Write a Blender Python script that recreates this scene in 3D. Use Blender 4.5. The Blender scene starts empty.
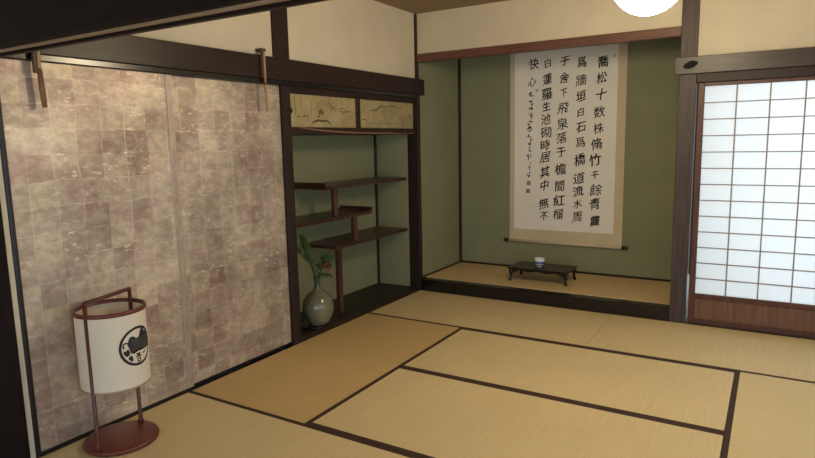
import bpy, bmesh, math, random
from mathutils import Vector, Matrix
random.seed(7)
sc = bpy.context.scene
COL = sc.collection
PI = math.pi

# ------------------------------------------------------------------ materials
def new_mat(name):
    m = bpy.data.materials.new(name); m.use_nodes = True
    nt = m.node_tree
    return m, nt, nt.nodes['Principled BSDF']

def N(nt, typ, **kw):
    n = nt.nodes.new(typ)
    for k, v in kw.items():
        if k in n.inputs.keys() if isinstance(k, str) else False:
            n.inputs[k].default_value = v
        else:
            setattr(n, k, v)
    return n

def rgba(c): return (c[0], c[1], c[2], 1)

def plain(name, c, rough=.5, spec=.5, metal=0, coat=0):
    m, nt, b = new_mat(name)
    b.inputs['Base Color'].default_value = rgba(c)
    b.inputs['Roughness'].default_value = rough
    b.inputs['Specular IOR Level'].default_value = spec
    b.inputs['Metallic'].default_value = metal
    b.inputs['Coat Weight'].default_value = coat
    return m

def coords(nt, scale=(1, 1, 1), kind='Object'):
    tc = nt.nodes.new('ShaderNodeTexCoord')
    mp = nt.nodes.new('ShaderNodeMapping')
    mp.inputs['Scale'].default_value = scale
    nt.links.new(tc.outputs[kind], mp.inputs['Vector'])
    return mp.outputs['Vector']

def ramp(nt, fac, stops):
    r = nt.nodes.new('ShaderNodeValToRGB')
    e = r.color_ramp.elements
    e[0].position, e[0].color = stops[0][0], rgba(stops[0][1])
    e[1].position, e[1].color = stops[-1][0], rgba(stops[-1][1])
    for p, c in stops[1:-1]:
        k = e.new(p); k.color = rgba(c)
    nt.links.new(fac, r.inputs['Fac'])
    return r.outputs['Color']

def bump(nt, b, h, strength=.2, dist=.002):
    n = nt.nodes.new('ShaderNodeBump')
    n.inputs['Strength'].default_value = strength
    n.inputs['Distance'].default_value = dist
    nt.links.new(h, n.inputs['Height'])
    nt.links.new(n.outputs['Normal'], b.inputs['Normal'])

def noise(nt, vec, scale, detail=4, rough=.55):
    n = nt.nodes.new('ShaderNodeTexNoise')
    n.inputs['Scale'].default_value = scale
    n.inputs['Detail'].default_value = detail
    n.inputs['Roughness'].default_value = rough
    nt.links.new(vec, n.inputs['Vector'])
    return n.outputs['Fac']

_wood = {}
def wood(c0, c1, axis='z', rough=.4, spec=.4, key=''):
    k = (c0, c1, axis, rough, spec)
    if k in _wood: return _wood[k]
    m, nt, b = new_mat('wood_%s_%d' % (axis, len(_wood)))
    s = [26, 26, 26]; s['xyz'.index(axis)] = 1.6
    f = noise(nt, coords(nt, s), 2.2, 5, .6)
    nt.links.new(ramp(nt, f, [(.3, c0), (.72, c1)]), b.inputs['Base Color'])
    b.inputs['Roughness'].default_value = rough
    b.inputs['Specular IOR Level'].default_value = spec
    bump(nt, b, f, .15, .0015)
    _wood[k] = m
    return m
DK0, DK1 = (.014, .0078, .0072), (.036, .0195, .0165)
def dark(axis='z', rough=.48): return wood(DK0, DK1, axis, rough, .28)
def mid(axis='z'): return wood((.031, .021, .0195), (.078, .053, .047), axis, .5)        # greyed old post
def red(axis='z'): return wood((.055, .020, .012), (.12, .045, .028), axis, .45)         # red brown frames
def lint(axis='x'): return wood((.085, .036, .026), (.17, .075, .052), axis, .45)

def plaster(name, c, var=.06, sc_=3, bumpy=.25):
    m, nt, b = new_mat(name)
    v = coords(nt)
    f = noise(nt, v, sc_, 5, .6)
    lo = tuple(x * (1 - var) for x in c); hi = tuple(min(1, x * (1 + var)) for x in c)
    nt.links.new(ramp(nt, f, [(.3, lo), (.7, hi)]), b.inputs['Base Color'])
    b.inputs['Roughness'].default_value = .9
    b.inputs['Specular IOR Level'].default_value = .15
    bump(nt, b, noise(nt, v, 220, 3), bumpy, .001)
    return m
M_CREAM = plaster('cream_plaster', (.61, .545, .42))
M_GREEN = plaster('green_plaster', (.245, .255, .155))
M_CEIL = wood((.20, .13, .075), (.32, .22, .13), 'x', .6)

def tatami_mat(name, c, axis):
    m, nt, b = new_mat(name)
    v = coords(nt)
    w = nt.nodes.new('ShaderNodeTexWave'); w.wave_type = 'BANDS'; w.bands_direction = axis
    w.inputs['Scale'].default_value = 28; w.inputs['Distortion'].default_value = .6
    nt.links.new(v, w.inputs['Vector'])
    s = [3, 3, 3]; s['XY'.index(axis)] = 90
    f = noise(nt, coords(nt, s), 1.6, 3)
    f2 = noise(nt, v, 1.7, 3)
    mx = nt.nodes.new('ShaderNodeMath'); mx.operation = 'MULTIPLY_ADD'
    nt.links.new(f2, mx.inputs[0]); mx.inputs[1].default_value = .55; nt.links.new(f, mx.inputs[2])
    lo = tuple(x * .92 for x in c); hi = tuple(x * 1.05 for x in c)
    nt.links.new(ramp(nt, mx.outputs[0], [(.55, lo), (1.0, hi)]), b.inputs['Base Color'])
    b.inputs['Roughness'].default_value = .6
    b.inputs['Specular IOR Level'].default_value = .3
    bump(nt, b, w.outputs['Fac'], .25, .0008)
    return m
TC = (.68, .55, .305)
M_TX = tatami_mat('tatami_along_x', TC, 'X')
M_TY = tatami_mat('tatami_along_y', (.60, .43, .20), 'Y')
M_TYS = tatami_mat('tatami_along_y_sheen', (.68, .55, .29), 'Y')  # paler colour carries the window sheen on the right-hand mat
M_HERI = plain('tatami_border_cloth', (.062, .036, .030), .8, .2)

def silver_leaf():
    m, nt, b = new_mat('silver_leaf_paper')
    ge = nt.nodes.new('ShaderNodeNewGeometry'); v = ge.outputs['Position']
    def vs_(sc3):
        mp = nt.nodes.new('ShaderNodeMapping'); mp.inputs['Scale'].default_value = sc3
        nt.links.new(v, mp.inputs['Vector']); return mp.outputs['Vector']
    sep = nt.nodes.new('ShaderNodeSeparateXYZ'); nt.links.new(v, sep.inputs[0])
    def math_(op, a, bb=None, c=None):
        n = nt.nodes.new('ShaderNodeMath'); n.operation = op
        for i, x in enumerate((a, bb, c)):
            if x is None: continue
            if isinstance(x, (int, float)): n.inputs[i].default_value = x
            else: nt.links.new(x, n.inputs[i])
        return n.outputs[0]
    # uneven hand-laid squares: wobble the grid with noise
    wob = noise(nt, v, 2.3, 2)
    wob2 = noise(nt, vs_((1.0, 1.7, .8)), 3.1, 2)
    gy = math_('MULTIPLY', math_('MULTIPLY_ADD', wob, .05, sep.outputs['Y']), 1 / .123)
    gz = math_('MULTIPLY', math_('MULTIPLY_ADD', wob2, .05, sep.outputs['Z']), 1 / .118)
    cy, cz = math_('FLOOR', gy), math_('FLOOR', gz)
    cmb = nt.nodes.new('ShaderNodeCombineXYZ'); nt.links.new(cy, cmb.inputs[0]); nt.links.new(cz, cmb.inputs[1])
    wn = nt.nodes.new('ShaderNodeTexWhiteNoise'); wn.noise_dimensions = '3D'; nt.links.new(cmb.outputs[0], wn.inputs['Vector'])
    fy, fz = math_('FRACT', gy), math_('FRACT', gz)
    # seam distance
    def seam(f):
        return math_('MINIMUM', f, math_('SUBTRACT', 1.0, f))
    sy = math_('LESS_THAN', seam(fy), 0.032); sz = math_('LESS_THAN', seam(fz), .032)
    seamv = math_('MAXIMUM', sy, sz)
    brk = noise(nt, v, 9, 3, .7)
    seam_on = math_('MULTIPLY', seamv, ramp_val(nt, brk, .42, .66))
    # scattered flakes along the seams
    fl = noise(nt, vs_((1, 1, 2.2)), 26, 4, .7)
    flk = math_('MULTIPLY', ramp_val(nt, fl, .57, .65), ramp_val(nt, noise(nt, v, 5, 2), .42, .62))
    big = noise(nt, v, 2.2, 4, .65)
    t = math_('MULTIPLY_ADD', wn.outputs['Value'], .13, math_('MULTIPLY', big, .70))
    t2 = math_('ADD', t, math_('MULTIPLY_ADD', noise(nt, vs_((1, 1.0, 1.5)), 15, 6, .74), .58, -.20))
    base = ramp(nt, t2, [(.28, (.25, .19, .165)), (.5, (.47, .39, .325)), (.74, (.80, .72, .60))])
    mx = nt.nodes.new('ShaderNodeMix'); mx.data_type = 'RGBA'
    nt.links.new(math_('MINIMUM', math_('ADD', math_('MULTIPLY', seam_on, .42), math_('MULTIPLY', flk, .85)), 1.0), mx.inputs['Factor'])
    # tarnish: patches of the leaf turned purplish brown, others kept an olive gold tone
    tf = math_('ADD', math_('MULTIPLY', wn.outputs['Value'], .12), math_('MULTIPLY_ADD', noise(nt, vs_((1, .8, 1.1)), 4.5, 4, .65), 1.0, -.06))
    tone = ramp(nt, tf, [(.34, (.90, .79, .80)), (.52, (.97, .96, .95)), (.68, (.97, .95, .85))])
    ml = nt.nodes.new('ShaderNodeMix'); ml.data_type = 'RGBA'; ml.blend_type = 'MULTIPLY'; ml.inputs['Factor'].default_value = 1
    nt.links.new(base, ml.inputs['A']); nt.links.new(tone, ml.inputs['B']); base = ml.outputs['Result']
    nt.links.new(base, mx.inputs['A']); mx.inputs['B'].default_value = (.80, .72, .60, 1)
    nt.links.new(mx.outputs['Result'], b.inputs['Base Color'])
    b.inputs['Metallic'].default_value = .5
    b.inputs['Roughness'].default_value = .5
    bump(nt, b, brk, .12, .002)
    return m
def ramp_val(nt, fac, lo, hi):
    n = nt.nodes.new('ShaderNodeMapRange'); n.clamp = True
    n.inputs['From Min'].default_value = lo; n.inputs['From Max'].default_value = hi
    nt.links.new(fac, n.inputs['Value'])
    return n.outputs['Result']
M_LEAF = silver_leaf()

def translucent(name, c, frac=.55):
    m = bpy.data.materials.new(name); m.use_nodes = True; nt = m.node_tree
    nt.nodes.clear()
    out = nt.nodes.new('ShaderNodeOutputMaterial')
    d = nt.nodes.new('ShaderNodeBsdfDiffuse'); t = nt.nodes.new('ShaderNodeBsdfTranslucent')
    mx = nt.nodes.new('ShaderNodeMixShader'); mx.inputs[0].default_value = frac
    f = noise(nt, coords(nt, (40, 40, 4)), 3, 4)
    col = ramp(nt, f, [(.3, tuple(x * .96 for x in c)), (.7, c)])
    nt.links.new(col, d.inputs[0]); nt.links.new(col, t.inputs[0])
    nt.links.new(d.outputs[0], mx.inputs[1]); nt.links.new(t.outputs[0], mx.inputs[2])
    nt.links.new(mx.outputs[0], out.inputs[0])
    return m
M_SHOJI = translucent('shoji_paper', (.93, .95, .96), .75)
M_LPAPER = translucent('lantern_paper', (.86, .80, .68), .25)

def aged_paper(name, c, sc_=2.5, var=.12):
    m, nt, b = new_mat(name)
    f = noise(nt, coords(nt), sc_, 5, .6)
    nt.links.new(ramp(nt, f, [(.3, tuple(x * (1 - var) for x in c)), (.7, c)]), b.inputs['Base Color'])
    b.inputs['Roughness'].default_value = .85; b.inputs['Specular IOR Level'].default_value = .2
    return m
M_SCROLL = aged_paper('scroll_paper', (.86, .83, .77), 2.2, .07)
M_SILK = aged_paper('scroll_silk', (.64, .54, .37), 6, .12)
M_INK = plain('ink', (.030, .028, .032), .8, .2)
M_SEAL = plain('seal_red', (.30, .12, .09), .8, .2)
M_SEALP = plain('seal_faint', (.60, .46, .38), .8, .2)
M_GOLDP = aged_paper('gold_paper', (.42, .345, .185), 9, .35)
M_INKB = plain('faded_ink', (.075, .06, .032), .8, .2)
M_INKC = plain('pale_wash', (.20, .155, .085), .8, .2)
M_LACQ = plain('black_lacquer', (.008, .007, .008), .22, .5)
M_LACM = plain('black_frame', (.010, .009, .010), .35, .4)
M_REDL = plain('red_lacquer', (.13, .028, .021), .34, .5)
M_REDD = plain('dark_red_lacquer', (.098, .026, .021), .4, .5)
M_PULL = plain('metal_pull', (.02, .018, .018), .4, .5, .6)
M_BRONZE = plain('nail_cover', (.008, .008, .010), .7, .15)
M_PALEW = wood((.30, .22, .13), (.46, .35, .22), 'z', .6)
M_HOOKL = wood((.30, .17, .085), (.46, .29, .15), 'z', .5)
M_HOOKD = wood((.06, .03, .018), (.10, .055, .03), 'z', .5)

def ceramic():
    m, nt, b = new_mat('celadon_glaze')
    f = noise(nt, coords(nt, (1, 1, .7)), 9, 6, .65)
    nt.links.new(ramp(nt, f, [(.3, (.10, .095, .06)), (.55, (.17, .17, .11)), (.75, (.24, .235, .16))]), b.inputs['Base Color'])
    b.inputs['Roughness'].default_value = .16; b.inputs['Coat Weight'].default_value = .3
    return m
M_VASE = ceramic()
M_VNECK = plain('dark_green_glaze', (.06, .10, .08), .2, .5)
M_PINE = plain('pine_green', (.075, .13, .045), .6, .3)
M_LEAFG = plain('leaf_green', (.05, .115, .045), .5, .4)
M_STEM = plain('stem_brown', (.06, .035, .02), .7, .2)
M_BERRY = plain('orange_petal', (.55, .10, .03), .5, .4)
M_PORC = plain('white_porcelain', (.80, .84, .90), .2, .5)
M_COBALT = plain('cobalt_blue', (.03, .07, .30), .25, .5)
M_CORD = plain('white_cord', (.7, .68, .62), .6, .3)

def emit(name, c, s):
    m = bpy.data.materials.new(name); m.use_nodes = True; nt = m.node_tree; nt.nodes.clear()
    o = nt.nodes.new('ShaderNodeOutputMaterial'); e = nt.nodes.new('ShaderNodeEmission')
    e.inputs[0].default_value = rgba(c); e.inputs[1].default_value = s
    nt.links.new(e.outputs[0], o.inputs[0]); return m
M_GLOBE = emit('lamp_globe_glow', (1.0, .82, .53), 54)

# ------------------------------------------------------------------ mesh helpers
class MB:
    def __init__(self): self.bm = bmesh.new(); self.smooth = False
    def box(self, x0, x1, y0, y1, z0, z1, bev=.003):
        t = bmesh.new()
        bmesh.ops.create_cube(t, size=1)
        for v in t.verts:
            v.co = Vector((x0 + (v.co.x + .5) * (x1 - x0), y0 + (v.co.y + .5) * (y1 - y0), z0 + (v.co.z + .5) * (z1 - z0)))
        bev = min(bev, .3 * min(abs(x1 - x0), abs(y1 - y0), abs(z1 - z0)))
        if bev > 0:
            bmesh.ops.bevel(t, geom=list(t.edges), offset=bev, segments=1, affect='EDGES')
        self._join(t); return self
    def _join(self, t):
        bmesh.ops.recalc_face_normals(t, faces=t.faces)
        me = bpy.data.meshes.new('tmp'); t.to_mesh(me); t.free()
        self.bm.from_mesh(me); bpy.data.meshes.remove(me)
    def lathe(self, prof, c=(0, 0, 0), seg=40, cap=True):
        t = bmesh.new(); rings = []
        for r, z in prof:
            if r < 1e-5: rings.append([t.verts.new((c[0], c[1], c[2] + z))])
            else: rings.append([t.verts.new((c[0] + r * math.cos(2 * PI * i / seg), c[1] + r * math.sin(2 * PI * i / seg), c[2] + z)) for i in range(seg)])
        for a, b in zip(rings, rings[1:]):
            for i in range(seg):
                j = (i + 1) % seg
                if len(a) == 1 and len(b) > 1: t.faces.new((a[0], b[j], b[i]))
                elif len(b) == 1 and len(a) > 1: t.faces.new((a[i], a[j], b[0]))
                elif len(a) > 1: t.faces.new((a[i], a[j], b[j], b[i]))
        if cap:
            for r in (rings[0], rings[-1]):
                if len(r) > 1: t.faces.new(r)
        for f in t.faces: f.smooth = len(f.verts) < 6
        self._join(t); return self
    def tube(self, pts, rad, seg=10, cap=True, flat=(1, 1)):
        t = bmesh.new(); pts = [Vector(p) for p in pts]; n = len(pts)
        if not hasattr(rad, '__len__'): rad = [rad] * n
        rings = []; up = None
        for i, p in enumerate(pts):
            d = (pts[min(i + 1, n - 1)] - pts[max(i - 1, 0)]).normalized()
            if up is None:
                a = Vector((0, 0, 1)) if abs(d.z) < .9 else Vector((1, 0, 0))
                up = (a - d * a.dot(d)).normalized()
            else: up = (up - d * up.dot(d)).normalized()
            s = d.cross(up)
            rings.append([t.verts.new(p + (up * math.cos(2 * PI * k / seg) * flat[0] + s * math.sin(2 * PI * k / seg) * flat[1]) * rad[i]) for k in range(seg)])
        for a, b in zip(rings, rings[1:]):
            for k in range(seg):
                f = t.faces.new((a[k], a[(k + 1) % seg], b[(k + 1) % seg], b[k])); f.smooth = seg > 5
        if cap: t.faces.new(rings[0]); t.faces.new(rings[-1])
        self._join(t); return self
    def prism(self, poly, axis, a, b):
        """poly in the plane normal to axis, extruded a..b"""
        t = bmesh.new()
        def P(u, v, w):
            return {'x': (w, u, v), 'y': (u, w, v), 'z': (u, v, w)}[axis]
        lo = [t.verts.new(P(u, v, a)) for u, v in poly]; hi = [t.verts.new(P(u, v, b)) for u, v in poly]
        n = len(poly); t.faces.new(lo); t.faces.new(hi)
        for i in range(n): t.faces.new((lo[i], lo[(i + 1) % n], hi[(i + 1) % n], hi[i]))
        self._join(t); return self
    def face(self, pts):
        vs = [self.bm.verts.new(p) for p in pts]
        f = self.bm.faces.new(vs); return self
    def build(self, name, m, parent=None):
        bm = self.bm
        xs = [v.co for v in bm.verts]
        c = Vector(((min(v.x for v in xs) + max(v.x for v in xs)) / 2, (min(v.y for v in xs) + max(v.y for v in xs)) / 2, min(v.z for v in xs)))
        for v in bm.verts: v.co -= c
        me = bpy.data.meshes.new(name); bm.to_mesh(me); bm.free()
        me.materials.append(m)
        o = bpy.data.objects.new(name, me); COL.objects.link(o)
        if parent is not None:
            w = Vector(parent.location); q = parent.parent
            while q is not None: w += Vector(q.location); q = q.parent
            o.parent = parent; o.location = c - w
        else: o.location = c
        return o
def tag(o, label, cat, group=None, kind=None):
    o['label'] = label; o['category'] = cat
    if group: o['group'] = group
    if kind: o['kind'] = kind
    return o
def thing(name, loc, label, cat, group=None):
    o = bpy.data.objects.new(name, None); COL.objects.link(o); o.location = loc; o.empty_display_size = .1
    return tag(o, label, cat, group)
def struct(name, mb, m, label, cat):
    return tag(mb.build(name, m), label, cat, None, 'structure')
def bx(*a, **k): return MB().box(*a, **k)

# ------------------------------------------------------------------ shell
XR, ZC, YB = 4.55, 2.56, -7.3
struct('floor', bx(-.6, XR + .1, YB - .1, 1.0, -.16, -.055, bev=0), dark('x'), 'dark wooden subfloor under the tatami mats', 'floor')
struct('ceiling', bx(-.6, XR + .1, YB - .1, 1.0, ZC, ZC + .05, bev=0), M_CEIL, 'wooden board ceiling above both rooms', 'ceiling')
# upper left wall in two bays with the stud between
struct('wall_left', bx(-.07, .006, -3.70, -1.862, 1.9, ZC, bev=0), M_CREAM, 'cream plaster band above the silver sliding doors', 'wall')
struct('wall_left', bx(-.07, .006, -1.704, -.016, 1.9, ZC, bev=0), M_CREAM, 'cream plaster band above the small painted cabinet', 'wall')
struct('wall_left', bx(-.17, -.12, -3.6, -1.79, -.05, 1.95, bev=0), M_CREAM, 'plain plaster wall hidden behind the silver sliding doors', 'wall')
struct('wall_left', bx(-.07, .006, -3.589, -3.566, -.05, 1.9, bev=0), M_CREAM, 'narrow pale plaster strip between jamb and silver sliding door', 'wall')
# shelf alcove
struct('wall_alcove_back', bx(-.50, -.45, -1.76, -.02, -.05, 1.9, bev=0), M_GREEN, 'green plaster wall behind the staggered shelves', 'wall')
struct('wall_alcove_right', bx(-.45, -.085, -.022, .028, -.05, 1.9, bev=0), M_GREEN, 'green plaster side wall at the right end of the staggered shelves', 'wall')
struct('wall_alcove_left', bx(-.45, -.085, -1.76, -1.722, -.05, 1.9, bev=0), M_GREEN, 'green plaster side wall at the left end of the shelf alcove', 'wall')
struct('trim_1', bx(-.452, -.432, -.044, -.020, .03, 1.50), dark(), 'thin dark corner strip at the back of the shelf alcove', 'trim')
struct('trim_2', bx(-.45, .012, -1.722, -.022, -.05, .032), wood((.010, .006, .005), (.022, .012, .010), 'y', .42), 'dark polished board floor under the staggered shelves', 'alcove floor')
# tokonoma
struct('wall_tokonoma_back', bx(-.05, 2.35, .90, .95, -.05, ZC, bev=0), M_GREEN, 'dark green plaster wall behind the hanging scroll', 'wall')
struct('wall_tokonoma_left', bx(-.085, .004, .03, .90, -.05, ZC, bev=0), M_GREEN, 'pale green plaster side wall left of the hanging scroll', 'wall')
struct('wall_tokonoma_right', bx(2.26, 2.33, .121, .90, -.05, ZC, bev=0), M_GREEN, 'green plaster side wall behind the right alcove post', 'wall')
struct('wall_tokonoma_front', bx(.022, 2.236, .012, .07, 2.20, ZC, bev=0), M_CREAM, 'warm cream plaster above the red brown lintel and scroll', 'wall')
struct('trim_3', bx(.002, .026, .874, .90, .10, ZC - .01), dark(), 'thin dark strip in the inner corner left of the scroll', 'trim')
struct('baseboard_back', bx(.026, 2.26, .885, .90, .105, .130), dark('x'), 'thin dark strip along the foot of the scroll wall', 'trim')
struct('baseboard_left', bx(.004, .016, .03, .874, .105, .124), dark('y'), 'thin dark strip along the foot of the side wall left of scroll', 'trim')
struct('trim_4', bx(.02, 2.238, -.002, .10, -.05, .108), M_LACQ, 'black lacquered front sill of the raised scroll alcove', 'alcove sill')
struct('trim_5', bx(.022, 2.238, -.008, .075, 2.135, 2.205), lint('x'), 'red brown lintel across the top of the scroll alcove', 'lintel')
# posts
struct('trim_6', bx(-.085, .03, -.022, .03, -.05, 2.0), dark(), 'dark corner post between shelf alcove and scroll alcove', 'post')
struct('trim_7', bx(-.07, .022, -.016, .03, 2.0, ZC), dark(), 'slim dark corner post above the shelf alcove', 'post')
struct('trim_8', bx(-.085, .012, -1.79, -1.712, -.05, 1.9), dark(), 'dark post between silver sliding door and shelf alcove', 'post')
struct('trim_9', bx(-.07, .014, -1.862, -1.704, 1.9, ZC), dark(), 'dark stud dividing the cream plaster above the left wall', 'post')
struct('trim_10', bx(2.238, 2.352, -.004, .12, -.05, ZC), mid(), 'greyish brown alcove post between scroll and paper window doors', 'post')
struct('trim_11', bx(-.13, .012, -3.74, -3.590, -.05, 1.80), wood((.006,.0035,.004),(.016,.009,.009),'z',.6,.15), 'dark jamb post at the left edge, beside the silver sliding door', 'post')
# nageshi
nl = MB(); nl.box(-.02, .038, -3.60, .105, 1.842, 1.984)
struct('trim_20', bx(-.03, .028, -3.60, -.03, 1.812, 1.842), plain('polished_track', (.012, .011, .011), .22, .5), 'glossy dark head track over the silver sliding doors', 'track')
struct('trim_12', nl, dark('y', .36), 'dark horizontal rail along the left wall above the sliding doors', 'rail')
nr = MB(); nr.box(2.205, XR, -.030, .02, 1.862, 1.982)
n_r = struct('trim_13', nr, wood((.020, .014, .0115), (.050, .035, .027), 'x', .38), 'brown horizontal rail above the paper window doors', 'rail')
nc = MB()
nc.prism([(2.312 + .046 * math.cos(a) * (1 + .06 * math.cos(4 * a)), 1.925 + .026 * math.sin(a) + .010 * math.cos(a)) for a in [i * PI / 10 for i in range(20)]], 'y', -.038, -.030)
nco = nc.build('nail_cover', M_BRONZE, n_r); nco['label'] = 'dark oval nail cover'
struct('trim_14', bx(2.352, XR, -.006, .10, 1.798, 1.866), dark('x'), 'dark grooved head rail directly above the paper window doors', 'rail')
struct('trim_15', bx(2.352, XR, -.002, .11, -.05, .004), dark('x'), 'dark grooved floor track under the paper window doors', 'track')
struct('wall_back', bx(2.352, XR, .012, .08, 1.86, ZC, bev=0), M_CREAM, 'yellowish cream plaster above the paper window doors', 'wall')
struct('wall_back', bx(4.21, XR, .0, .08, -.05, 1.80, bev=0), M_CREAM, 'cream plaster at the far right of the paper window doors', 'wall')
struct('trim_22', bx(2.345, 2.388, .122, .16, .36, 2.3), dark(), 'dark added light blocker behind the gap beside the alcove post', 'trim')  # added to keep daylight out of the upper part of the gap
# opening between the two rooms: grooved head beam
hb = MB()
hb.box(.012, XR, -3.588, -3.566, 1.800, 1.93)
hb.box(.012, XR, -3.632, -3.588, 1.815, 1.93)
hb.box(.012, XR, -3.652, -3.632, 1.800, 1.93)
hb.box(.012, XR, -3.700, -3.652, 1.815, 1.93)
struct('trim_16', hb, dark('x'), 'dark grooved head beam of the room opening at top left', 'beam')
struct('trim_17', bx(.012, XR, -3.735, -3.700, 1.790, 1.95), wood((.006,.0035,.004),(.016,.009,.009),'x',.6,.15), 'dark facing board on the near side of the opening beam', 'beam')
struct('trim_21', bx(.012, XR, -3.712, -3.690, 1.782, 1.7905), wood((.20, .13, .08), (.32, .22, .14), 'x', .5), 'thin paler strip for light caught on the ridge of the opening beam at top left', 'trim')  # pale colour stands for light caught on the groove ridge
struct('wall_divider', bx(-.07, XR, -3.69, -3.59, 1.93, ZC, bev=0), M_CREAM, 'plaster band above the opening beam between the rooms', 'wall')
# right side and the near room
struct('wall_right', bx(XR, XR + .1, -3.7, .08, 1.80, ZC, bev=0), M_CREAM, 'plaster band above the right side window', 'wall')
struct('wall_right', bx(XR, XR + .1, -.9, .08, -.05, 1.8, bev=0), M_CREAM, 'plaster wall right of the paper window doors', 'wall')
struct('wall_right', bx(XR, XR + .1, YB, -3.7, 1.80, ZC, bev=0), M_CREAM, 'plaster band above the garden opening of the near room', 'wall')
struct('wall_right', bx(XR, XR + .1, YB, -6.4, -.05, 1.80, bev=0), M_CREAM, 'plaster wall in the near room beside the garden opening', 'wall')
struct('trim_18', bx(XR - .05, XR + .06, -3.76, -3.60, -.05, 1.80), dark(), 'dark post on the right side of the room opening', 'post')
struct('wall_near_left', bx(-.17, -.08, YB, -3.74, -.05, ZC, bev=0), M_CREAM, 'plaster wall on the left side of the near room', 'wall')
struct('wall_near', bx(-.17, XR + .1, YB - .1, YB, 1.80, ZC, bev=0), M_CREAM, 'plaster band above the unseen side left open for extra daylight behind the viewer', 'wall')  # rear side opened to bring more daylight onto lantern, near floor and silver doors
struct('wall_near', bx(-.17, .70, YB - .1, YB, -.05, 1.80, bev=0), M_CREAM, 'plaster wall left of the unseen side left open for extra daylight behind the viewer', 'wall')
struct('trim_23', bx(XR - .06, XR + .1, YB - .1, YB, -.05, 1.80), dark(), 'dark corner post of the near room', 'post')
# paper window in the right wall (daylight of the room)
w1 = MB()
w1.box(XR + .03, XR + .06, -3.60, -3.56, 0, 1.8).box(XR + .03, XR + .06, -.94, -.90, 0, 1.8).box(XR + .03, XR + .06, -3.56, -.94, 0, .10).box(XR + .03, XR + .06, -3.56, -.94, 1.74, 1.8)
win = struct('window_1', w1, red('y'), 'paper lattice window in the right wall', 'window')
MB().box(XR + .042, XR + .044, -3.56, -.94, .10, 1.74, bev=0).build('paper', M_SHOJI, win)
lt = MB()
for i in range(1, 13): lt.box(XR + .034, XR + .041, -3.56 + i * 2.62 / 13 - .004, -3.56 + i * 2.62 / 13 + .004, .10, 1.74, bev=0)
for i in range(1, 13): lt.box(XR + .034, XR + .041, -3.56, -.94, .1 + i * 1.64 / 13 - .003, .1 + i * 1.64 / 13 + .003, bev=0)
lt.build('lattice', red('y'), win)

# ------------------------------------------------------------------ sliding doors
def fusuma(name, y0, y1, xf, label):
    o = MB().box(xf - .022, xf - .001, y0 + .012, y1 - .012, .022, 1.80, bev=0)
    d = tag(o.build(name, M_LEAF), label, 'sliding door', None, 'structure')
    fr = MB()
    fr.box(xf - .024, xf + .003, y0, y0 + .0125, .0, 1.81).box(xf - .024, xf + .003, y1 - .0125, y1, .0, 1.81)
    fr.box(xf - .024, xf + .003, y0 + .0125, y1 - .0125, .0, .022)
    f = fr.build('door_frame', M_LACM, d); f['label'] = 'thin black lacquered frame'
    return d
def fusuma2(name, y0, y1, xf, label, left=True, right=True):
    d = tag(MB().box(xf - .022, xf - .001, y0, y1, .020, 1.81, bev=.001).build(name, M_LEAF), label, 'sliding door', None, 'structure')
    fr = MB().box(xf - .024, xf + .003, y0, y1, .0, .0195)
    if left: fr.box(xf - .024, xf + .004, y0 - .020, y0 - .0005, .0, 1.81)
    f = fr.build('door_frame', M_LACM, d); f['label'] = 'thin black lacquered frame'
    return d
d1 = fusuma2('door_1', -3.544, -2.668, .012, 'silver leaf sliding door behind the paper lantern, at the left')
d2 = fusuma2('door_2', -2.700, -1.792, -.014, 'silver leaf sliding door next to the shelf alcove', left=False)
stp = MB().box(-.012, .016, -2.712, -2.668, .02, 1.81)
mm, nt_, bb_ = new_mat('pale_leaf_edge')
f_ = noise(nt_, coords(nt_, (8, 8, 2)), 6, 5, .7)
nt_.links.new(ramp(nt_, f_, [(.3, (.34, .275, .23)), (.7, (.52, .44, .37))]), bb_.inputs['Base Color'])
bb_.inputs['Metallic'].default_value = .4; bb_.inputs['Roughness'].default_value = .5
stp = stp.build('meeting_strip', mm, d1); stp['label'] = 'pale strip where the two doors meet'

def shoji(name, x0, x1, y, label):
    """frame, paper panes, lattice, wooden skirt"""
    st, zt, zb = .042, 1.797, .006
    p0, p1, q0, q1 = x0 + st, x1 - st, .238, 1.772
    fr = MB()
    fr.box(x0, p0, y - .015, y + .015, zb, zt).box(p1, x1, y - .015, y + .015, zb, zt)
    fr.box(p0, p1, y - .014, y + .014, q1, zt).box(p0, p1, y - .014, y + .014, .200, q0).box(p0, p1, y - .014, y + .014, zb, .045)
    d = tag(fr.build(name, red('z')), label, 'paper window door', None, 'structure')
    k = MB().box(p0, p1, y - .004, y + .006, .045, .200, bev=0).build('skirt_panel', wood((.115, .055, .034), (.20, .10, .062), 'z', .5), d)
    k['label'] = 'brown wooden skirt panel'
    pp = MB().box(p0, p1, y + .006, y + .0075, q0, q1, bev=0).build('paper', M_SHOJI, d); pp['label'] = 'white translucent paper'
    lt = MB()
    for i in range(1, 4): lt.box(p0 + (p1 - p0) * i / 4 - .0045, p0 + (p1 - p0) * i / 4 + .0045, y - .008, y + .0055, q0, q1, bev=0)
    for i in range(1, 13): lt.box(p0, p1, y - .0065, y + .0055, q0 + (q1 - q0) * i / 13 - .0035, q0 + (q1 - q0) * i / 13 + .0035, bev=0)
    lt.build('lattice', wood((.22, .165, .12), (.36, .28, .21), 'x', .6), d)['label'] = 'thin wooden lattice'
    return d
shoji('door_3', 2.366, 3.270, .028, 'paper lattice door next to the alcove post, lit by daylight')
shoji('door_4', 3.240, 4.208, .070, 'paper lattice door farther right, behind the first one')

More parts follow.
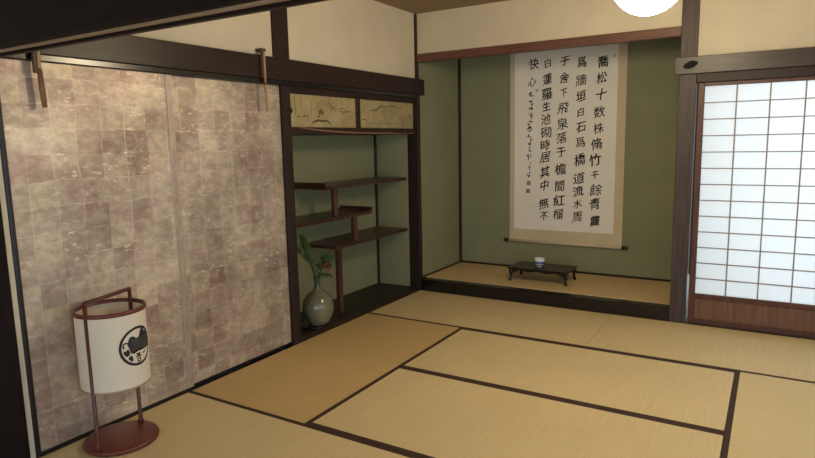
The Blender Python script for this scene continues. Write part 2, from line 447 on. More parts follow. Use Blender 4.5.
# ------------------------------------------------------------------ tatami
def tatami(x0, x1, y0, y1, along, label, z0=-.055, z1=0, g=.0012, h=.027, borders=(1, 1), my=None):
    my = my or M_TY
    x0 += g; x1 -= g; y0 += g; y1 -= g
    t = thing('tatami_mat', ((x0 + x1) / 2, (y0 + y1) / 2, z0), label, 'tatami mat', 'tatami mats on the floor')
    e = .0008
    if along == 'x':
        a, b = y0 + h * borders[0], y1 - h * borders[1]
        MB().box(x0, x1, a, b, z0, z1, bev=.001).build('mat', M_TX, t)
        if borders[0]: MB().box(x0, x1, y0, a, z0, z1 + e, bev=.001).build('border', M_HERI, t)
        if borders[1]: MB().box(x0, x1, b, y1, z0, z1 + e, bev=.001).build('border', M_HERI, t)
    else:
        a, b = x0 + h * borders[0], x1 - h * borders[1]
        MB().box(a, b, y0, y1, z0, z1, bev=.001).build('mat', my, t)
        if borders[0]: MB().box(x0, a, y0, y1, z0, z1 + e, bev=.001).build('border', M_HERI, t)
        if borders[1]: MB().box(b, x1, y0, y1, z0, z1 + e, bev=.001).build('border', M_HERI, t)
    return t
X0 = .016; W = .905
A1, A2, A3 = -.886, -1.787, -2.690
# heri along a shared joint are seen as one dark band
tatami(X0, 1.82, A1, -.003, 'x', 'tan tatami mat against the black alcove sill, touching the shelf alcove', borders=(1, 0))
tatami(1.82, 3.64, A1, -.003, 'x', 'tan tatami mat lying in front of the paper window door', borders=(1, 0))
tatami(3.64, XR, A1, -.003, 'x', 'half tatami mat in the far right corner by the window doors', borders=(1, 0))
tatami(X0, W, A3, A1, 'y', 'brownish tatami mat along the silver door and shelf alcove', borders=(0, 1))
tatami(W, 2.735, A2, A1, 'x', 'farther of the two long tatami mats at room centre', borders=(1, 1))
tatami(W, 2.735, A3, A2, 'x', 'nearer of the two long tatami mats at room centre', borders=(1, 1))
tatami(2.735, 3.64, A3, A1, 'y', 'tatami mat at the right edge, right of the two centre mats', borders=(1, 0), my=M_TYS)
tatami(3.64, XR, A3, A1, 'y', 'tatami mat along the right window wall')
tatami(X0, 1.82, -3.60, A3, 'x', 'tatami mat under the paper lantern at the near left', borders=(0, 1))
tatami(1.82, 3.64, -3.60, A3, 'x', 'near tatami mat at the bottom of the view, right of the lantern mat', borders=(0, 1))
tatami(3.64, XR, -3.60, A3, 'x', 'half tatami mat in the near right corner', borders=(0, 1))
struct('trim_19', bx(.012, XR, -3.74, -3.602, -.05, .003), dark('x'), 'dark grooved floor track of the room opening', 'track')
for i in range(2):
    for j in range(2):
        tatami(-.07 + i * 2.31, -.07 + (i + 1) * 2.31, -5.52 + j * .89, -4.63 + j * .89, 'x', 'tatami mat in the near room, %s, %s' % (('left half', 'right half')[i], ('under the viewer', 'by the opening')[j]))
        tatami(-.07 + i * 2.31, -.07 + (i + 1) * 2.31, -7.30 + j * .89, -6.41 + j * .89, 'x', 'tatami mat in the near room, %s, %s' % (('left half', 'right half')[i], ('by the rear wall', 'behind the viewer')[j]))
am = tag(MB().box(.018, 2.238, .101, .885, .03, .112, bev=.002).build('alcove_mat', tatami_mat('alcove_rush', (.66, .49, .27), 'X')), 'brown woven rush mat filling the raised scroll alcove floor', 'alcove mat')

# ------------------------------------------------------------------ small cabinet above the shelves
cab = thing('wall_cabinet', (-.2, -.89, 1.50), 'small dark wall cabinet with two painted gold doors above the staggered shelves', 'cabinet')
cb = MB()
cb.box(-.448, .004, -1.711, -.0225, 1.486, 1.536)            # lower sill and bottom board
cb.box(-.448, .004, -1.711, -.0225, 1.767, 1.815)            # head
cb.build('body', dark('y'), cab)
MB().box(-.45, -.43, -1.711, -.0225, 1.536, 1.767, bev=0).build('back_panel', dark('y'), cab)
def cab_door(y0, y1, pull_y, xf):
    d = MB().box(xf - .014, xf, y0, y1, 1.537, 1.766, bev=.001).build('door', M_GOLDP, cab)
    if pull_y is None: return d
    pl = MB().lathe([(0, 0), (.020, 0), (.021, .003), (.014, .004), (0, .002)], (0, 0, 0), 18)
    pl.bm.transform(Matrix.Translation((xf, pull_y, 1.648)) @ Matrix.Rotation(PI / 2, 4, 'Y'))
    pl.build('door_pull', M_PULL, d)
    return d
dl = cab_door(-1.709, -.925, -1.690, -.016); dl['label'] = 'gold paper door with ink landscape, left one'
dr = cab_door(-.868, -.0235, None, -.016); dr['label'] = 'gold paper door with faint ink landscape, right one'
MB().box(-.028, -.006, -.925, -.868, 1.536, 1.767).build('centre_stile', dark(), cab)
def stroke(mb, pts, w, x):
    """flat brush stroke in the y-z plane at x"""
    n = len(pts); L = []; R_ = []
    for i in range(n):
        a = pts[max(i - 1, 0)]; b = pts[min(i + 1, n - 1)]
        dy, dz = b[0] - a[0], b[1] - a[1]; l = math.hypot(dy, dz) or 1
        ww = w * (.35 + .65 * math.sin(PI * (i + .7) / (n + .4))) / 2
        L.append((x, pts[i][0] - dz / l * ww, pts[i][1] + dy / l * ww)); R_.append((x, pts[i][0] + dz / l * ww, pts[i][1] - dy / l * ww))
    for i in range(n - 1): mb.face([L[i], R_[i], R_[i + 1], L[i + 1]])
xi = -.0152
def fr_(d0, d1, a, b): return (d0 + (d1 - d0) * a, 1.537 + .226 * b)
ink = MB(); wash = MB(); rnd = random.Random(3)
def F(a, b): return fr_(-1.709, -.925, a, b)
def blob(mb, c, r, n, w, spread=1.0):
    for _ in range(n):
        y = c[0] + rnd.gauss(0, r * spread); z = c[1] + rnd.gauss(0, r * .7)
        stroke(mb, [(y - r * .4, z - rnd.uniform(-.2, .2) * r), (y, z + r * .1), (y + r * .4, z + rnd.uniform(-.2, .2) * r)], w, xi + rnd.uniform(0, .0004))
blob(ink, F(.43, .46), .018, 14, .011); blob(ink, F(.45, .52), .012, 6, .008)
stroke(ink, [F(.31, .13), F(.36, .20), F(.42, .22), F(.48, .20), F(.52, .23), F(.57, .16), F(.60, .10)], .014, xi)
blob(ink, F(.40, .20), .012, 8, .007, 2.6); blob(ink, F(.62, .18), .008, 4, .006)
stroke(ink, [F(.11, .30), F(.13, .34), F(.15, .31)], .008, xi); stroke(ink, [F(.16, .42), F(.165, .30), F(.168, .22)], .006, xi)
stroke(ink, [F(.19, .34), F(.23, .35), F(.27, .34)], .007, xi); blob(wash, F(.23, .28), .016, 6, .01)
stroke(wash, [F(.40, .62), F(.43, .80), F(.46, .87), F(.50, .84), F(.53, .70)], .008, xi)
stroke(wash, [F(.56, .85), F(.60, .72), F(.64, .62), F(.68, .56)], .016, xi); blob(wash, F(.62, .68), .016, 7, .012)
stroke(ink, [F(.74, .55), F(.80, .52), F(.86, .55), F(.92, .54)], .007, xi); stroke(wash, [F(.72, .60), F(.78, .66), F(.84, .57)], .01, xi)
stroke(wash, [F(.08, .95), F(.09, .6), F(.085, .35)], .010, xi); stroke(wash, [F(.17, .92), F(.175, .7), F(.17, .5)], .008, xi); stroke(wash, [F(.31, .92), F(.315, .6), F(.31, .35)], .006, xi)
ink.build('ink_painting', M_INKB, dl); wash.build('ink_wash', M_INKC, dl)
ink = MB(); wash = MB()
def F(a, b): return fr_(-.868, -.024, a, b)
stroke(wash, [F(.18, .62), F(.28, .70), F(.36, .83), F(.46, .80), F(.58, .85), F(.68, .80), F(.8, .76)], .012, xi)
stroke(wash, [F(.2, .66), F(.27, .62), F(.33, .74), F(.38, .78)], .014, xi); blob(wash, F(.4, .78), .014, 8, .008, 3)
stroke(ink, [F(.66, .20), F(.70, .34), F(.735, .48), F(.77, .36), F(.82, .22)], .008, xi); blob(ink, F(.735, .38), .012, 5, .006); blob(wash, F(.92, .45), .022, 8, .012)
stroke(ink, [F(.03, .30), F(.07, .31), F(.12, .28)], .007, xi); stroke(wash, [F(.1, .18), F(.3, .16), F(.55, .2), F(.9, .15)], .006, xi)
ink.build('ink_painting', M_INKB, dr); wash.build('ink_wash', M_INKC, dr)

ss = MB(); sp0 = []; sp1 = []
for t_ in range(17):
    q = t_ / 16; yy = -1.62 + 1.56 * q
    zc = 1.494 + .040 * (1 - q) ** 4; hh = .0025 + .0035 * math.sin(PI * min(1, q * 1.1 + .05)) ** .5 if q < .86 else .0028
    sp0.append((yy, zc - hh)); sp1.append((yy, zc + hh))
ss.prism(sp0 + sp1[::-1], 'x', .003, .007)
so = ss.build('sill_reflection', wood((.16, .08, .05), (.26, .14, .09), 'y', .4), cab); so['label'] = 'thin curved brown strip shaped as a reflection on the cabinet sill'  # brown strip stands in for a reflection curving along the lacquered sill

# ------------------------------------------------------------------ staggered shelves
sh = thing('staggered_shelves', (-.27, -.89, .032), 'dark red wooden staggered shelves with struts in the green alcove', 'shelves')
RS = wood((.030, .012, .010), (.070, .027, .021), 'y', .3)
RSZ = wood((.045, .016, .012), (.095, .036, .026), 'z', .35)
SF = -.10
def board(y0, y1, z, th=.027, xb=-.449): MB().box(xb, SF, y0, y1, z - th, z, bev=.003).build('shelf', RS, sh)
board(-1.215, -.0225, 1.085)
board(-1.719, -.625, .835)
board(-1.135, -.0225, .600)
# curved lips that end the floating edges
def lip(yend, z, s):
    pr = [(yend, z - .024), (yend - s * .05, z), (yend - s * .05, z + .002), (yend + s * .004, z + .010), (yend + s * .020, z + .030), (yend + s * .030, z + .028), (yend + s * .020, z + .002), (yend + s * .01, z - .018)]
    MB().prism(pr, 'x', -.449, SF).build('curved_lip', RS, sh)
lip(-.625, .8355, 1)
lip(-1.215, 1.0855, -1)
def strut(y, z0, z1, x=-.135, w=.042):
    MB().box(x - w / 2, x + w / 2, y - w / 2, y + w / 2, z0, z1, bev=.003).build('strut', RSZ, sh)
strut(-1.085, .835, 1.058)
strut(-.83, .600, .808)
strut(-1.06, .032, .573)

# vase
vx, vy = -.072, -1.415
st = tag(MB().lathe([(0, 0), (.118, 0), (.124, .005), (.124, .010), (.118, .013), (0, .013)], (vx - .03, vy - .01, .032), 48).build('vase_stand', M_LACQ), 'thin black lacquer board under the celadon vase', 'vase stand')
zb = .0455
vs = thing('vase', (vx, vy, zb), 'round grey green glazed vase with slim neck under the shelves', 'vase')
MB().lathe([(0, 0), (.066, 0), (.072, .004), (.096, .040), (.116, .084), (.123, .124), (.119, .165), (.101, .207), (.072, .240), (.040, .262), (.025, .278)], (vx, vy, zb), 48, cap=False).build('body', M_VASE, vs)
MB().lathe([(.025, .278), (.021, .30), (.021, .335), (.025, .355), (.031, .363), (.028, .364), (.017, .34), (.017, .28)], (vx, vy, zb), 32, cap=False).build('neck', M_VNECK, vs)
zt = zb + .345
# pine sprig leaning left
def frame_of(d):
    d = Vector(d).normalized(); a = Vector((0, 0, 1)) if abs(d.z) < .9 else Vector((1, 0, 0))
    u = d.cross(a).normalized(); return d, u, d.cross(u)
pine = thing('pine_sprig', (vx - .008, vy - .010, zt + .006), 'feathery green needle sprig leaning left out of the vase', 'foliage')
rp = random.Random(5)
sp = [Vector((vx - .008, vy - .010, zt + .006)), Vector((vx - .014, vy - .020, zt + .06)), Vector((vx - .022, vy - .050, zt + .15)), Vector((vx - .030, vy - .085, zt + .25)), Vector((vx - .035, vy - .110, zt + .33))]
s_ = MB().tube(sp, [.005, .005, .004, .003, .002], 6)
nd = MB()
def needles(base, d, n, ln):
    d, u, w = frame_of(d)
    for _ in range(n):
        a = rp.uniform(0, 2 * PI); sp_ = rp.uniform(.3, 1.0)
        dd = (d + (u * math.cos(a) + w * math.sin(a)) * sp_).normalized()
        l = ln * rp.uniform(.7, 1.1)
        nd.tube([base, base + dd * l * .6, base + dd * l + Vector((0, 0, -.004))], [.0018, .0016, .0005], 3)
def along(P, t):
    k = min(int(t * (len(P) - 1)), len(P) - 2); f = t * (len(P) - 1) - k
    return P[k].lerp(P[k + 1], f)
for i in range(13):
    b_ = along(sp, .42 + .58 * i / 12); needles(b_, (rp.uniform(-.4, .2), rp.uniform(-.5, .1), 1), 17, .055)
for (t, dv) in ((.45, (.0, -.05, .05)), (.6, (-.02, .02, .08)), (.7, (.02, -.06, .05)), (.8, (-.02, .03, .05)), (.5, (-.06, -.05, .08))):
    b_ = along(sp, t); e_ = b_ + Vector(dv)
    s_.tube([b_, e_], [.0025, .0015], 5)
    for k in range(5): needles(b_.lerp(e_, .2 + .2 * k), Vector(dv) + Vector((0, 0, .03)), 13, .06)
s_.build('stem', M_STEM, pine); nd.build('needles', M_PINE, pine)
# leafy sprig with orange blossoms to the right
br = thing('flowering_branch', (vx + .008, vy + .008, zt + .006), 'leafy branch with small orange blossoms on the right of the vase', 'flowers')
sp = [Vector((vx + .008, vy + .008, zt + .006)), Vector((vx + .014, vy + .012, zt + .03)), Vector((vx + .020, vy + .018, zt + .055)), Vector((vx + .026, vy + .026, zt + .085)), Vector((vx + .030, vy + .034, zt + .12))]
s_ = MB().tube(sp, [.004, .004, .003, .0025, .0015], 6)
lv = MB()
def leaf(base, d, ln, wd, droop=.3):
    d, u, w = frame_of(d)
    n = 6; L = []; R2 = []; C2 = []
    for i in range(n + 1):
        t = i / n; c = base + d * ln * t + Vector((0, 0, -droop * ln * t * t)); ww = wd * math.sin(PI * min(1, .06 + t * .94)) * .5
        L.append(lv.bm.verts.new(c + u * ww + w * .1 * ww)); R2.append(lv.bm.verts.new(c - u * ww + w * .1 * ww)); C2.append(lv.bm.verts.new(c))
    for i in range(n):
        for a, b in ((L, C2), (C2, R2)):
            f = lv.bm.faces.new((a[i], a[i + 1], b[i + 1], b[i])); f.smooth = True
tips = [(.03, .07, -.02), (.07, .03, .0), (.05, -.07, .01), (.0, .08, .05), (.02, -.05, .05), (.05, .06, .03), (.08, -.03, .05), (.03, .03, .09), (.05, .07, .07), (.05, -.02, .09)]
for i, tv in enumerate(tips):
    b_ = along(sp, .35 + .6 * (i / 9)); e_ = b_ + Vector(tv) * .7
    s_.tube([b_, e_], [.002, .0012], 5)
    for k in range(9):
        a = rp.uniform(-1, 1)
        leaf(b_.lerp(e_, .2 + .1 * k), Vector(tv).normalized() + Vector((rp.uniform(-.6, .8), rp.uniform(-.8, .8), rp.uniform(-.4, .6))), rp.uniform(.055, .085), .022)
s_.build('stem', M_STEM, br); lv.build('leaves', M_LEAFG, br)
for c in ((.060, .020, .105), (.072, .055, .062), (.066, .040, .118), (.062, .000, .090), (.080, .045, .070)):
    fl = MB(); cc = Vector((vx + c[0], vy + c[1], zt + c[2]))
    for k in range(6):
        a = k * PI / 3; d = Vector((math.cos(a) * .6 + .5, math.sin(a), .5)).normalized()
        fl.tube([cc, cc + d * .010, cc + d * .018], [.003, .006, .001], 6)
    fl.build('blossom', M_BERRY, br)

# ------------------------------------------------------------------ hanging scroll
YS = .880
scr = thing('hanging_scroll', (1.13, YS, .375), 'tall hanging scroll of brushed black characters on the green wall', 'hanging scroll')
def hang(name, x0, x1, z0, z1, y0, y1, m, par, curl=.0):
    mb = MB(); nx = 12; nz = 16
    def P(i, j, y):
        u = i / nx; v = j / nz
        return (x0 + (x1 - x0) * u, y - curl * (math.cos(PI * (u - .5)) - 1) * 0 - .004 * math.sin(v * 5) * (1 if curl else 0), z0 + (z1 - z0) * v)
    for y in (y0, y1):
        g = [[mb.bm.verts.new(P(i, j, y)) for j in range(nz + 1)] for i in range(nx + 1)]
        for i in range(nx):
            for j in range(nz):
                f = mb.bm.faces.new((g[i][j], g[i + 1][j], g[i + 1][j + 1], g[i][j + 1])); f.smooth = True
    bmesh.ops.remove_doubles(mb.bm, verts=mb.bm.verts, dist=1e-6)
    return mb.build(name, m, par)
MB().box(0.578, 1.690, YS, YS + .003, .398, 2.46, bev=0).build('mounting', M_SILK, scr)['label'] = 'beige silk mounting'
MB().box(0.628, 1.611, YS - .002, YS, .520, 2.34, bev=0).build('paper', M_SCROLL, scr)['label'] = 'pale grey writing paper'
rl = MB().tube([(.572, YS - .002, .396), (1.690, YS - .002, .396)], .014, 16)
rl.build('roller', M_SILK, scr)
for a, b in ((.520, .572), (1.690, 1.748)):
    MB().tube([(a, YS - .002, .396), (a + .004, YS - .002, .396), (b - .004, YS - .002, .396), (b, YS - .002, .396)], [.014, .018, .018, .014], 16).build('roller_knob', M_LACQ, scr)
MB().box(.58, 1.682, YS - .004, YS + .008, 2.455, 2.478).build('top_rod', M_SILK, scr)
MB().tube([(.85, YS, 2.478), (1.13, YS + .004, 2.54), (1.41, YS, 2.478)], .003, 6).build('cord', M_CORD, scr)
# writing
rc = random.Random(11)
fc = bpy.data.curves.new('glyph', 'FONT'); fc.resolution_u = 3
fo = bpy.data.objects.new('glyph', fc); COL.objects.link(fo)
def glyph(ch, offset=0):
    fc.body = ch; fc.offset = offset
    bpy.context.view_layer.update()
    me = bpy.data.meshes.new_from_object(fo.evaluated_get(bpy.context.evaluated_depsgraph_get()))
    vs = [v.co.copy() for v in me.vertices]; fs = [tuple(p.vertices) for p in me.polygons]
    bpy.data.meshes.remove(me)
    if not vs: return [], []
    x0, x1 = min(v.x for v in vs), max(v.x for v in vs); y0, y1 = min(v.y for v in vs), max(v.y for v in vs)
    c = Vector(((x0 + x1) / 2, (y0 + y1) / 2, 0))
    return [v - c for v in vs], fs
def put(mb, ch, x, z, s, wx=1.0, y=YS - .0030, rot=None, brush=True, off=.012):
    vs, fs = glyph(ch, 0)
    a = rc.uniform(-.08, .07) if rot is None else rot
    ph = rc.uniform(0, 6); ph2 = rc.uniform(0, 6)
    for sx_, sz_ in ((-off, off * .4), (off, off * .6), (0, -off)):
      new = []
      for v in vs:
        X, Z = v.x + sx_, v.y + sz_
        if brush:   # rising, rounded, slightly loose brush hand
            X += .030 * math.sin(Z * 5 + ph) + .012 * math.sin(Z * 17 + ph2)
            Z += .19 * X + .035 * math.sin(X * 5 + ph2) + .012 * math.sin(X * 19 + ph)
        ca, sa = math.cos(a), math.sin(a)
        new.append(mb.bm.verts.new((x + (X * ca - Z * sa) * s * wx, y, z + (X * sa + Z * ca) * s)))
      for f in fs:
        try: mb.bm.faces.new([new[i] for i in f])
        except ValueError: pass
cols = [
    ('喬松十数株脩竹千餘青蘿', [(1.478, 2.106), (1.468, 1.962), (1.468, 1.817), (1.455, 1.655), (1.450, 1.508), (1.438, 1.361), (1.425, 1.212), (1.429, 1.072), (1.441, .931), (1.435, .798), (1.439, .635)]),
    ('爲牆垣白石爲橋道流水周', [(1.284, 2.118), (1.28, 1.955), (1.282, 1.81), (1.284, 1.662), (1.288, 1.522), (1.284, 1.38), (1.282, 1.215), (1.279, 1.042), (1.272, .915), (1.27, .795), (1.267, .666)]),
    ('于舍下飛泉落于檐間紅榴', [(1.124, 2.14), (1.12, 1.985), (1.118, 1.846), (1.114, 1.705), (1.111, 1.560), (1.106, 1.425), (1.104, 1.29), (1.10, 1.125), (1.096, .961), (1.09, .82), (1.081, .686)]),
    ('白蓮羅生池砌時居其中無不', [(.960, 2.135), (.957, 1.985), (.955, 1.845), (.951, 1.728), (.948, 1.608), (.950, 1.478), (.944, 1.36), (.946, 1.24), (.944, 1.096), (.942, .965), (.938, .785), (.94, .66)]),
    ('快心', [(.821, 2.137), (.806, 1.968)]),
]
small = {'十': 1.05, '下': .75, '千': .8, '白': .8, '生': .85, '于': .85, '水': .85, '心': .8, '不': .85}
for txt, ps in cols:
    mb = MB()
    for ch, (x, z) in zip(txt, ps):
        put(mb, ch, x, z, .111 * small.get(ch, 1) * rc.uniform(.93, 1.07), rc.uniform(.88, 1.0), off=rc.uniform(.008, .022))
    mb.build('character_column', M_INK, scr)
COL.objects.unlink(fo); bpy.data.objects.remove(fo)
# small illegible signature: short brush marks, then two red seals
sg = MB()
def mark(mb, x, z, s):
    for _ in range(rc.randint(3, 5)):
        a = rc.choice([0.1, 0.15, PI / 2, PI / 2 - .15, .9, -.8]); l = s * rc.uniform(.3, .6); w = s * rc.uniform(.10, .2)
        cx, cz = x + rc.uniform(-.22, .22) * s, z + rc.uniform(-.34, .34) * s
        dx, dz = math.cos(a) * l / 2, math.sin(a) * l / 2; nx, nz = -math.sin(a) * w / 2, math.cos(a) * w / 2
        mb.face([(cx - dx + nx * .5, YS - .003, cz - dz + nz * .5), (cx - dx - nx * .5, YS - .003, cz - dz - nz * .5), (cx + dx * .3 - nx, YS - .003, cz + dz * .3 - nz), (cx + dx, YS - .003, cz + dz), (cx + dx * .3 + nx, YS - .003, cz + dz * .3 + nz)])
for i, z in enumerate([1.845, 1.775, 1.71, 1.645, 1.58, 1.515, 1.45, 1.39, 1.32, 1.245, 1.155, 1.065]):
    mark(sg, .795 - .014 * i / 11, z, .074)
sg.build('signature', M_INK, scr)
for (x, z, m) in ((.781, .985, M_SEAL), (.774, .905, M_SEAL), (.856, 1.885, M_SEALP), (1.578, 2.150, M_SEALP)):
    q = MB(); s = .021 if m is M_SEAL else .015
    for i in range(4): q.box(x - s + i * 2 * s / 4, x - s + i * 2 * s / 4 + s * .36, YS - .0034, YS - .0022, z - s, z + s, bev=0)
    for i in range(3): q.box(x - s, x + s * .86, YS - .0034, YS - .0022, z - s + i * s * .9, z - s + i * s * .9 + s * .2, bev=0)
    q.build('red_seal', m, scr)

# ------------------------------------------------------------------ low black table with cup
tb = thing('low_table', (1.06, .455, .112), 'low black lacquered display table on the alcove mat below the scroll', 'table')
tx0, tx1, ty0, ty1, tz0, tz1 = .790, 1.355, .295, .620, .112, .240
MB().box(tx0, tx1, ty0, ty1, tz1 - .014, tz1, bev=.004).build('top', M_LACQ, tb)
ap = MB()
def apron(a0, a1, axis, w0, w1):
    pts = [(a0, tz1 - .014), (a1, tz1 - .014)]
    low = []
    for i in range(17):
        t = i / 16; d = abs(t - .5) * 2
        zz = tz1 - .030 - .004 * math.cos(t * 6 * PI) - .030 * max(0, d - .72) / .28
        low.append((a1 + (a0 - a1) * t, zz))
    ap.prism(pts + low, axis, w0, w1)
apron(tx0 + .03, tx1 - .03, 'y', ty0 + .016, ty0 + .026); apron(tx0 + .03, tx1 - .03, 'y', ty1 - .026, ty1 - .016)
apron(ty0 + .03, ty1 - .03, 'x', tx0 + .016, tx0 + .026); apron(ty0 + .03, ty1 - .03, 'x', tx1 - .026, tx1 - .016)
ap.build('apron', dark('x', .3), tb)
for sx, lx in ((-1, tx0 + .024), (1, tx1 - .024)):
    for sy, ly in ((-1, ty0 + .024), (1, ty1 - .024)):
        MB().tube([(lx, ly, tz1 - .014), (lx + sx * .004, ly + sy * .004, tz0 + .09), (lx - sx * .003, ly - sy * .003, tz0 + .05), (lx + sx * .001, ly + sy * .001, tz0 + .025), (lx + sx * .005, ly + sy * .005, tz0 + .012), (lx + sx * .005, ly + sy * .005, tz0)], [.016, .016, .013, .012, .015, .012], 8).build('leg', M_LACQ, tb)
cx, cy = 1.045, .45
cup = thing('porcelain_cup', (cx, cy, tz1), 'small blue and white porcelain cup standing on the low black table', 'cup')
MB().lathe([(0.0, 0.0), (0.02624, 0.0), (0.02788, 0.01204), (0.041, 0.02322), (0.04674, 0.043), (0.0451, 0.06536), (0.04756, 0.07912), (0.0451, 0.07912), (0.04264, 0.06536), (0.04346, 0.043), (0.03608, 0.02322), (0.0, 0.01892)], (cx, cy, tz1), 32, cap=False).build('bowl', M_PORC, cup)
MB().lathe([(0.04469, 0.03268), (0.04756, 0.04128), (0.04674, 0.0516)], (cx, cy, tz1), 32, cap=False).build('painted_band', M_COBALT, cup)
MB().lathe([(0.02829, 0.01075), (0.03567, 0.01677), (0.04018, 0.02107)], (cx, cy, tz1), 32, cap=False).build('painted_band', M_COBALT, cup)

# ------------------------------------------------------------------ rail hooks
def hook(name, y, x, ztop, zmid, zlow, label, slant=0):
    h = thing(name, (x, y, zlow), label, 'rail hook', 'wooden hooks on the left rail')
    MB().box(x - .040, x + .020, y - .030, y + .012, ztop - .004, ztop + .014).build('top_tab', M_HOOKD, h)
    MB().box(x - .001, x + .016, y - .026, y - .010, zmid, ztop - .004).build('back_strip', M_HOOKD, h)
    MB().box(x, x + .018, y - .009, y + .007, zmid, ztop - .004).build('front_strip', M_HOOKL, h)
    MB().tube([(x + .012, y - .002, zmid + .02), (x + .013, y - .001 + slant * .4, (zmid + zlow) / 2), (x + .013, y + slant, zlow)], [.007 + slant, .009 + slant, .007 + slant], 8).build('hanging_rod', M_HOOKL if slant == 0 else wood((.16, .08, .04), (.26, .14, .07), 'z', .5), h)
    MB().lathe([(.0, -.008), (.009, -.006), (.0105, 0), (.009, .006), (0, .008)], (x + .013, y - .001 + slant * .3, zmid - .035), 12, cap=False).build('knot', M_HOOKD, h)
hook('rail_hook', -1.985, .040, 2.010, 1.842, 1.632, 'slim wooden hook on the dark rail beside the stud, above the farther silver door')
hook('rail_hook', -3.388, .040, 2.010, 1.755, 1.606, 'thicker brown wooden hook hanging at the top left, partly behind the opening beam', slant=.004)

# ------------------------------------------------------------------ floor lantern
LX, LY = .207, -3.264
ang = math.radians(107)     # direction of the two uprights (near left -> far right)
ux, uy = math.cos(ang), math.sin(ang)
ln = thing('floor_lantern', (LX, LY, .0009), 'cream paper floor lantern with round black crest on red lacquer base', 'lantern')
MB().lathe([(0, 0), (.160, 0), (.169, .006), (.171, .016), (.167, .024), (.156, .028), (0, .028)], (LX, LY, .0009), 64).build('base', M_REDL, ln)
RSH, Z0, Z1 = .154, .306, .664
sd = MB()
sd.lathe([(RSH, Z0), (RSH, Z1)], (LX, LY, 0), 72, cap=False)
sd.build('paper_shade', M_LPAPER, ln)
def hoop(z, name):
    MB().lathe([(RSH - .006, z - .009), (RSH + .005, z - .009), (RSH + .006, z), (RSH + .005, z + .009), (RSH - .006, z + .009), (RSH - .006, z - .009)], (LX, LY, 0), 64, cap=False).build(name, M_REDL, ln)
hoop(Z1 + .004, 'top_ring')
MB().lathe([(RSH - .004, Z0 - .004), (RSH + .0015, Z0 - .004), (RSH + .0015, Z0 + .004), (RSH - .004, Z0 + .004), (RSH - .004, Z0 - .004)], (LX, LY, 0), 64, cap=False).build('bottom_ring', M_PALEW, ln)
HZ = .735
for s in (-1, 1):
    px, py = LX + s * ux * (RSH - .012 * (s + 1) / 2 - .002 * (1 - s) / 2), LY + s * uy * (RSH - .012 * (s + 1) / 2 - .002 * (1 - s) / 2)
    MB().tube([(px, py, .028), (px, py, .050), (px, py, .07), (px, py, HZ - .004)], [.017, .012, .0095, .0095], 10).build('upright', M_REDD, ln)
hp = [(LX - ux * (RSH - .002), LY - uy * (RSH - .002), HZ - .006), (LX + ux * (RSH - .012), LY + uy * (RSH - .012), HZ - .006)]
MB().tube([hp[0], hp[1]], .0115, 8, flat=(.9, 1)).build('handle', M_REDD, ln)
# candle plate inside the shade, carried by a cross bar
MB().tube([(LX - ux * RSH, LY - uy * RSH, Z0 + .01), (LX + ux * RSH, LY + uy * RSH, Z0 + .01)], .007, 6).build('cross_bar', M_REDD, ln)
# crest wrapped on the shade
camx, camy = 2.8668, -4.9027
view = math.atan2(camy - LY, camx - LX)
ctr = view + math.radians(42.5); CZ = .500; CRV = .094; HALF = math.radians(35)
def wrap(mb, poly, r=RSH + .0012):
    t = bmesh.new()
    f = t.faces.new([t.verts.new((p[0], p[1], 0)) for p in poly])
    bmesh.ops.triangulate(t, faces=[f])
    for _ in range(2): bmesh.ops.subdivide_edges(t, edges=list(t.edges), cuts=1, use_grid_fill=True)
    m_ = {}
    for v in t.verts:
        a = ctr + v.co.x * HALF
        m_[v] = mb.bm.verts.new((LX + r * math.cos(a), LY + r * math.sin(a), CZ + v.co.y * CRV))
    for f in t.faces: mb.bm.faces.new([m_[v] for v in f.verts])
    t.free()
def arc(mb, c, r0, r1, a0, a1, n=40, r=RSH + .0012, ecc=1.0):
    for i in range(n):
        p, q = a0 + (a1 - a0) * i / n, a0 + (a1 - a0) * (i + 1) / n
        pts = [(c[0] + R_ * math.cos(t) * ecc, c[1] + R_ * math.sin(t)) for R_, t in ((r0, p), (r1, p), (r1, q), (r0, q))]
        vs = []
        for x_, y_ in pts:
            a = ctr + x_ * HALF
            vs.append(mb.bm.verts.new((LX + r * math.cos(a), LY + r * math.sin(a), CZ + y_ * CRV)))
        mb.bm.faces.new(vs)
cr = MB()
arc(cr, (0, 0), .87, 1.0, 0, 2 * PI, 64)
wrap(cr, [(-.50, -.05), (-.55, .25), (-.50, .46), (-.38, .57), (-.22, .53), (-.10, .43), (.03, .43), (.13, .55), (.22, .78), (.33, .89), (.45, .80), (.46, .66), (.62, .58), (.84, .38), (.89, 0), (.84, -.25), (.40, -.29), (0, -.27), (-.28, -.34), (-.44, -.28)])
arc(cr, (-.66, .16), .10, .17, -.6, 4.2, 18)
wrap(cr, [(-.80, -.06), (-.70, -.12), (-.56, -.02), (-.48, -.20), (-.52, -.36), (-.66, -.40), (-.78, -.26)])
wrap(cr, [(-.60, -.50), (-.46, -.36), (-.36, -.46), (-.34, -.66), (-.44, -.72)])
for (a, b, c, d) in ((-.16, .12, -.36, -.43), (-.10, .06, -.43, -.50), (-.20, .16, -.50, -.57), (-.12, .10, -.62, -.68), (-.12, -.05, -.62, -.82), (.04, .10, -.62, -.82), (-.12, .10, -.78, -.84)):
    wrap(cr, [(a, d), (b, d), (b, c), (a, c)])
wrap(cr, [(.22, -.50), (.34, -.40), (.50, -.36), (.46, -.44), (.32, -.50)])
cr.build('crest', M_INK, ln)
ht = MB()
for i in range(7):
    y0 = -.14 + i * .085
    wrap(ht, [(-.40, y0), (.05, y0 + .015), (.70, y0 + .005), (.70, y0 + .016), (.05, y0 + .027), (-.40, y0 + .012)], RSH + .0020)
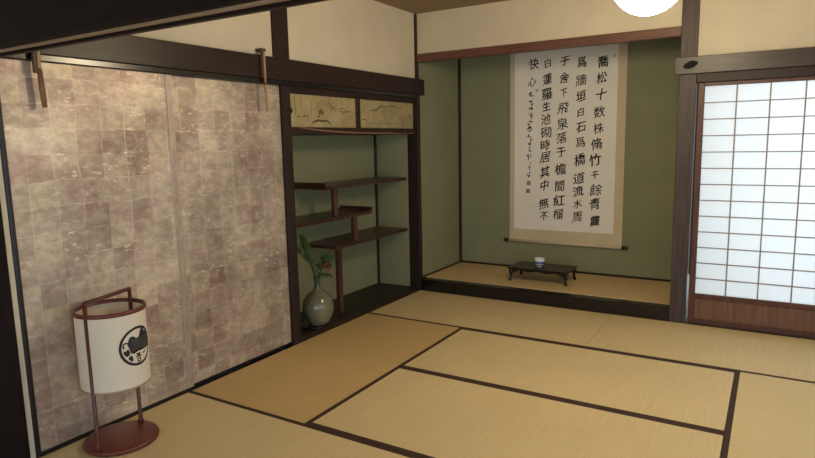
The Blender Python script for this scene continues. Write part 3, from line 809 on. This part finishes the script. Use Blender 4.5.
ht.build('crest_hatching', plain('grey_ink', (.24, .24, .22), .8, .2), ln)

# ------------------------------------------------------------------ pendant lamp
GX, GY, GZ, GR = 2.318, -1.80, 2.152, .168
pl = thing('pendant_lamp', (GX, GY, GZ - GR), 'glowing round white pendant lamp at the top of the room', 'lamp')
MB().lathe([(0, -GR)] + [(GR * math.cos(a), GR * math.sin(a)) for a in [(-80 + 10 * i) * PI / 180 for i in range(16)]] + [(.06, GR * .96)], (GX, GY, GZ), 40, cap=False).build('globe', M_GLOBE, pl)
MB().lathe([(0, .155), (.062, .155), (.062, .18), (.02, .22), (0, .22)], (GX, GY, GZ), 24, cap=False).build('cap', M_CORD, pl)
MB().tube([(GX, GY, GZ + .215), (GX, GY, ZC - .03)], .004, 6).build('cord', M_CORD, pl)
MB().lathe([(0, -.035), (.05, -.03), (.05, 0), (0, 0)], (GX, GY, ZC), 24, cap=False).build('ceiling_rose', M_CORD, pl)

# ------------------------------------------------------------------ light, camera
w = bpy.data.worlds.new('daylight'); sc.world = w; w.use_nodes = True
bg = w.node_tree.nodes['Background']
bg.inputs[0].default_value = (.80, .91, 1.0, 1); bg.inputs[1].default_value = 2.2

cam = bpy.data.cameras.new('camera'); co = bpy.data.objects.new('camera', cam); COL.objects.link(co)
cam.sensor_width = 36; cam.lens = 603.0 / 815 * 36; cam.clip_start = .05
yaw, pitch, roll = -.5464, -.1449, -.0205
f = Vector((math.sin(yaw) * math.cos(pitch), math.cos(yaw) * math.cos(pitch), math.sin(pitch)))
r = Vector((math.cos(yaw), -math.sin(yaw), 0)); u = r.cross(f)
r2 = r * math.cos(roll) + u * math.sin(roll); u2 = -r * math.sin(roll) + u * math.cos(roll)
mt = Matrix((r2, u2, -f)).transposed().to_4x4(); mt.translation = Vector((2.8668, -4.9027, 1.4246))
co.matrix_world = mt
sc.camera = co
sc.view_settings.view_transform = 'Standard'; sc.view_settings.look = 'None'
sc.view_settings.gamma = 1; sc.view_settings.use_curve_mapping = False
sc.view_settings.exposure = 0.27
sc.cycles.use_denoising = True
sc.cycles.max_bounces = 10; sc.cycles.diffuse_bounces = 6; sc.cycles.sample_clamp_indirect = 6
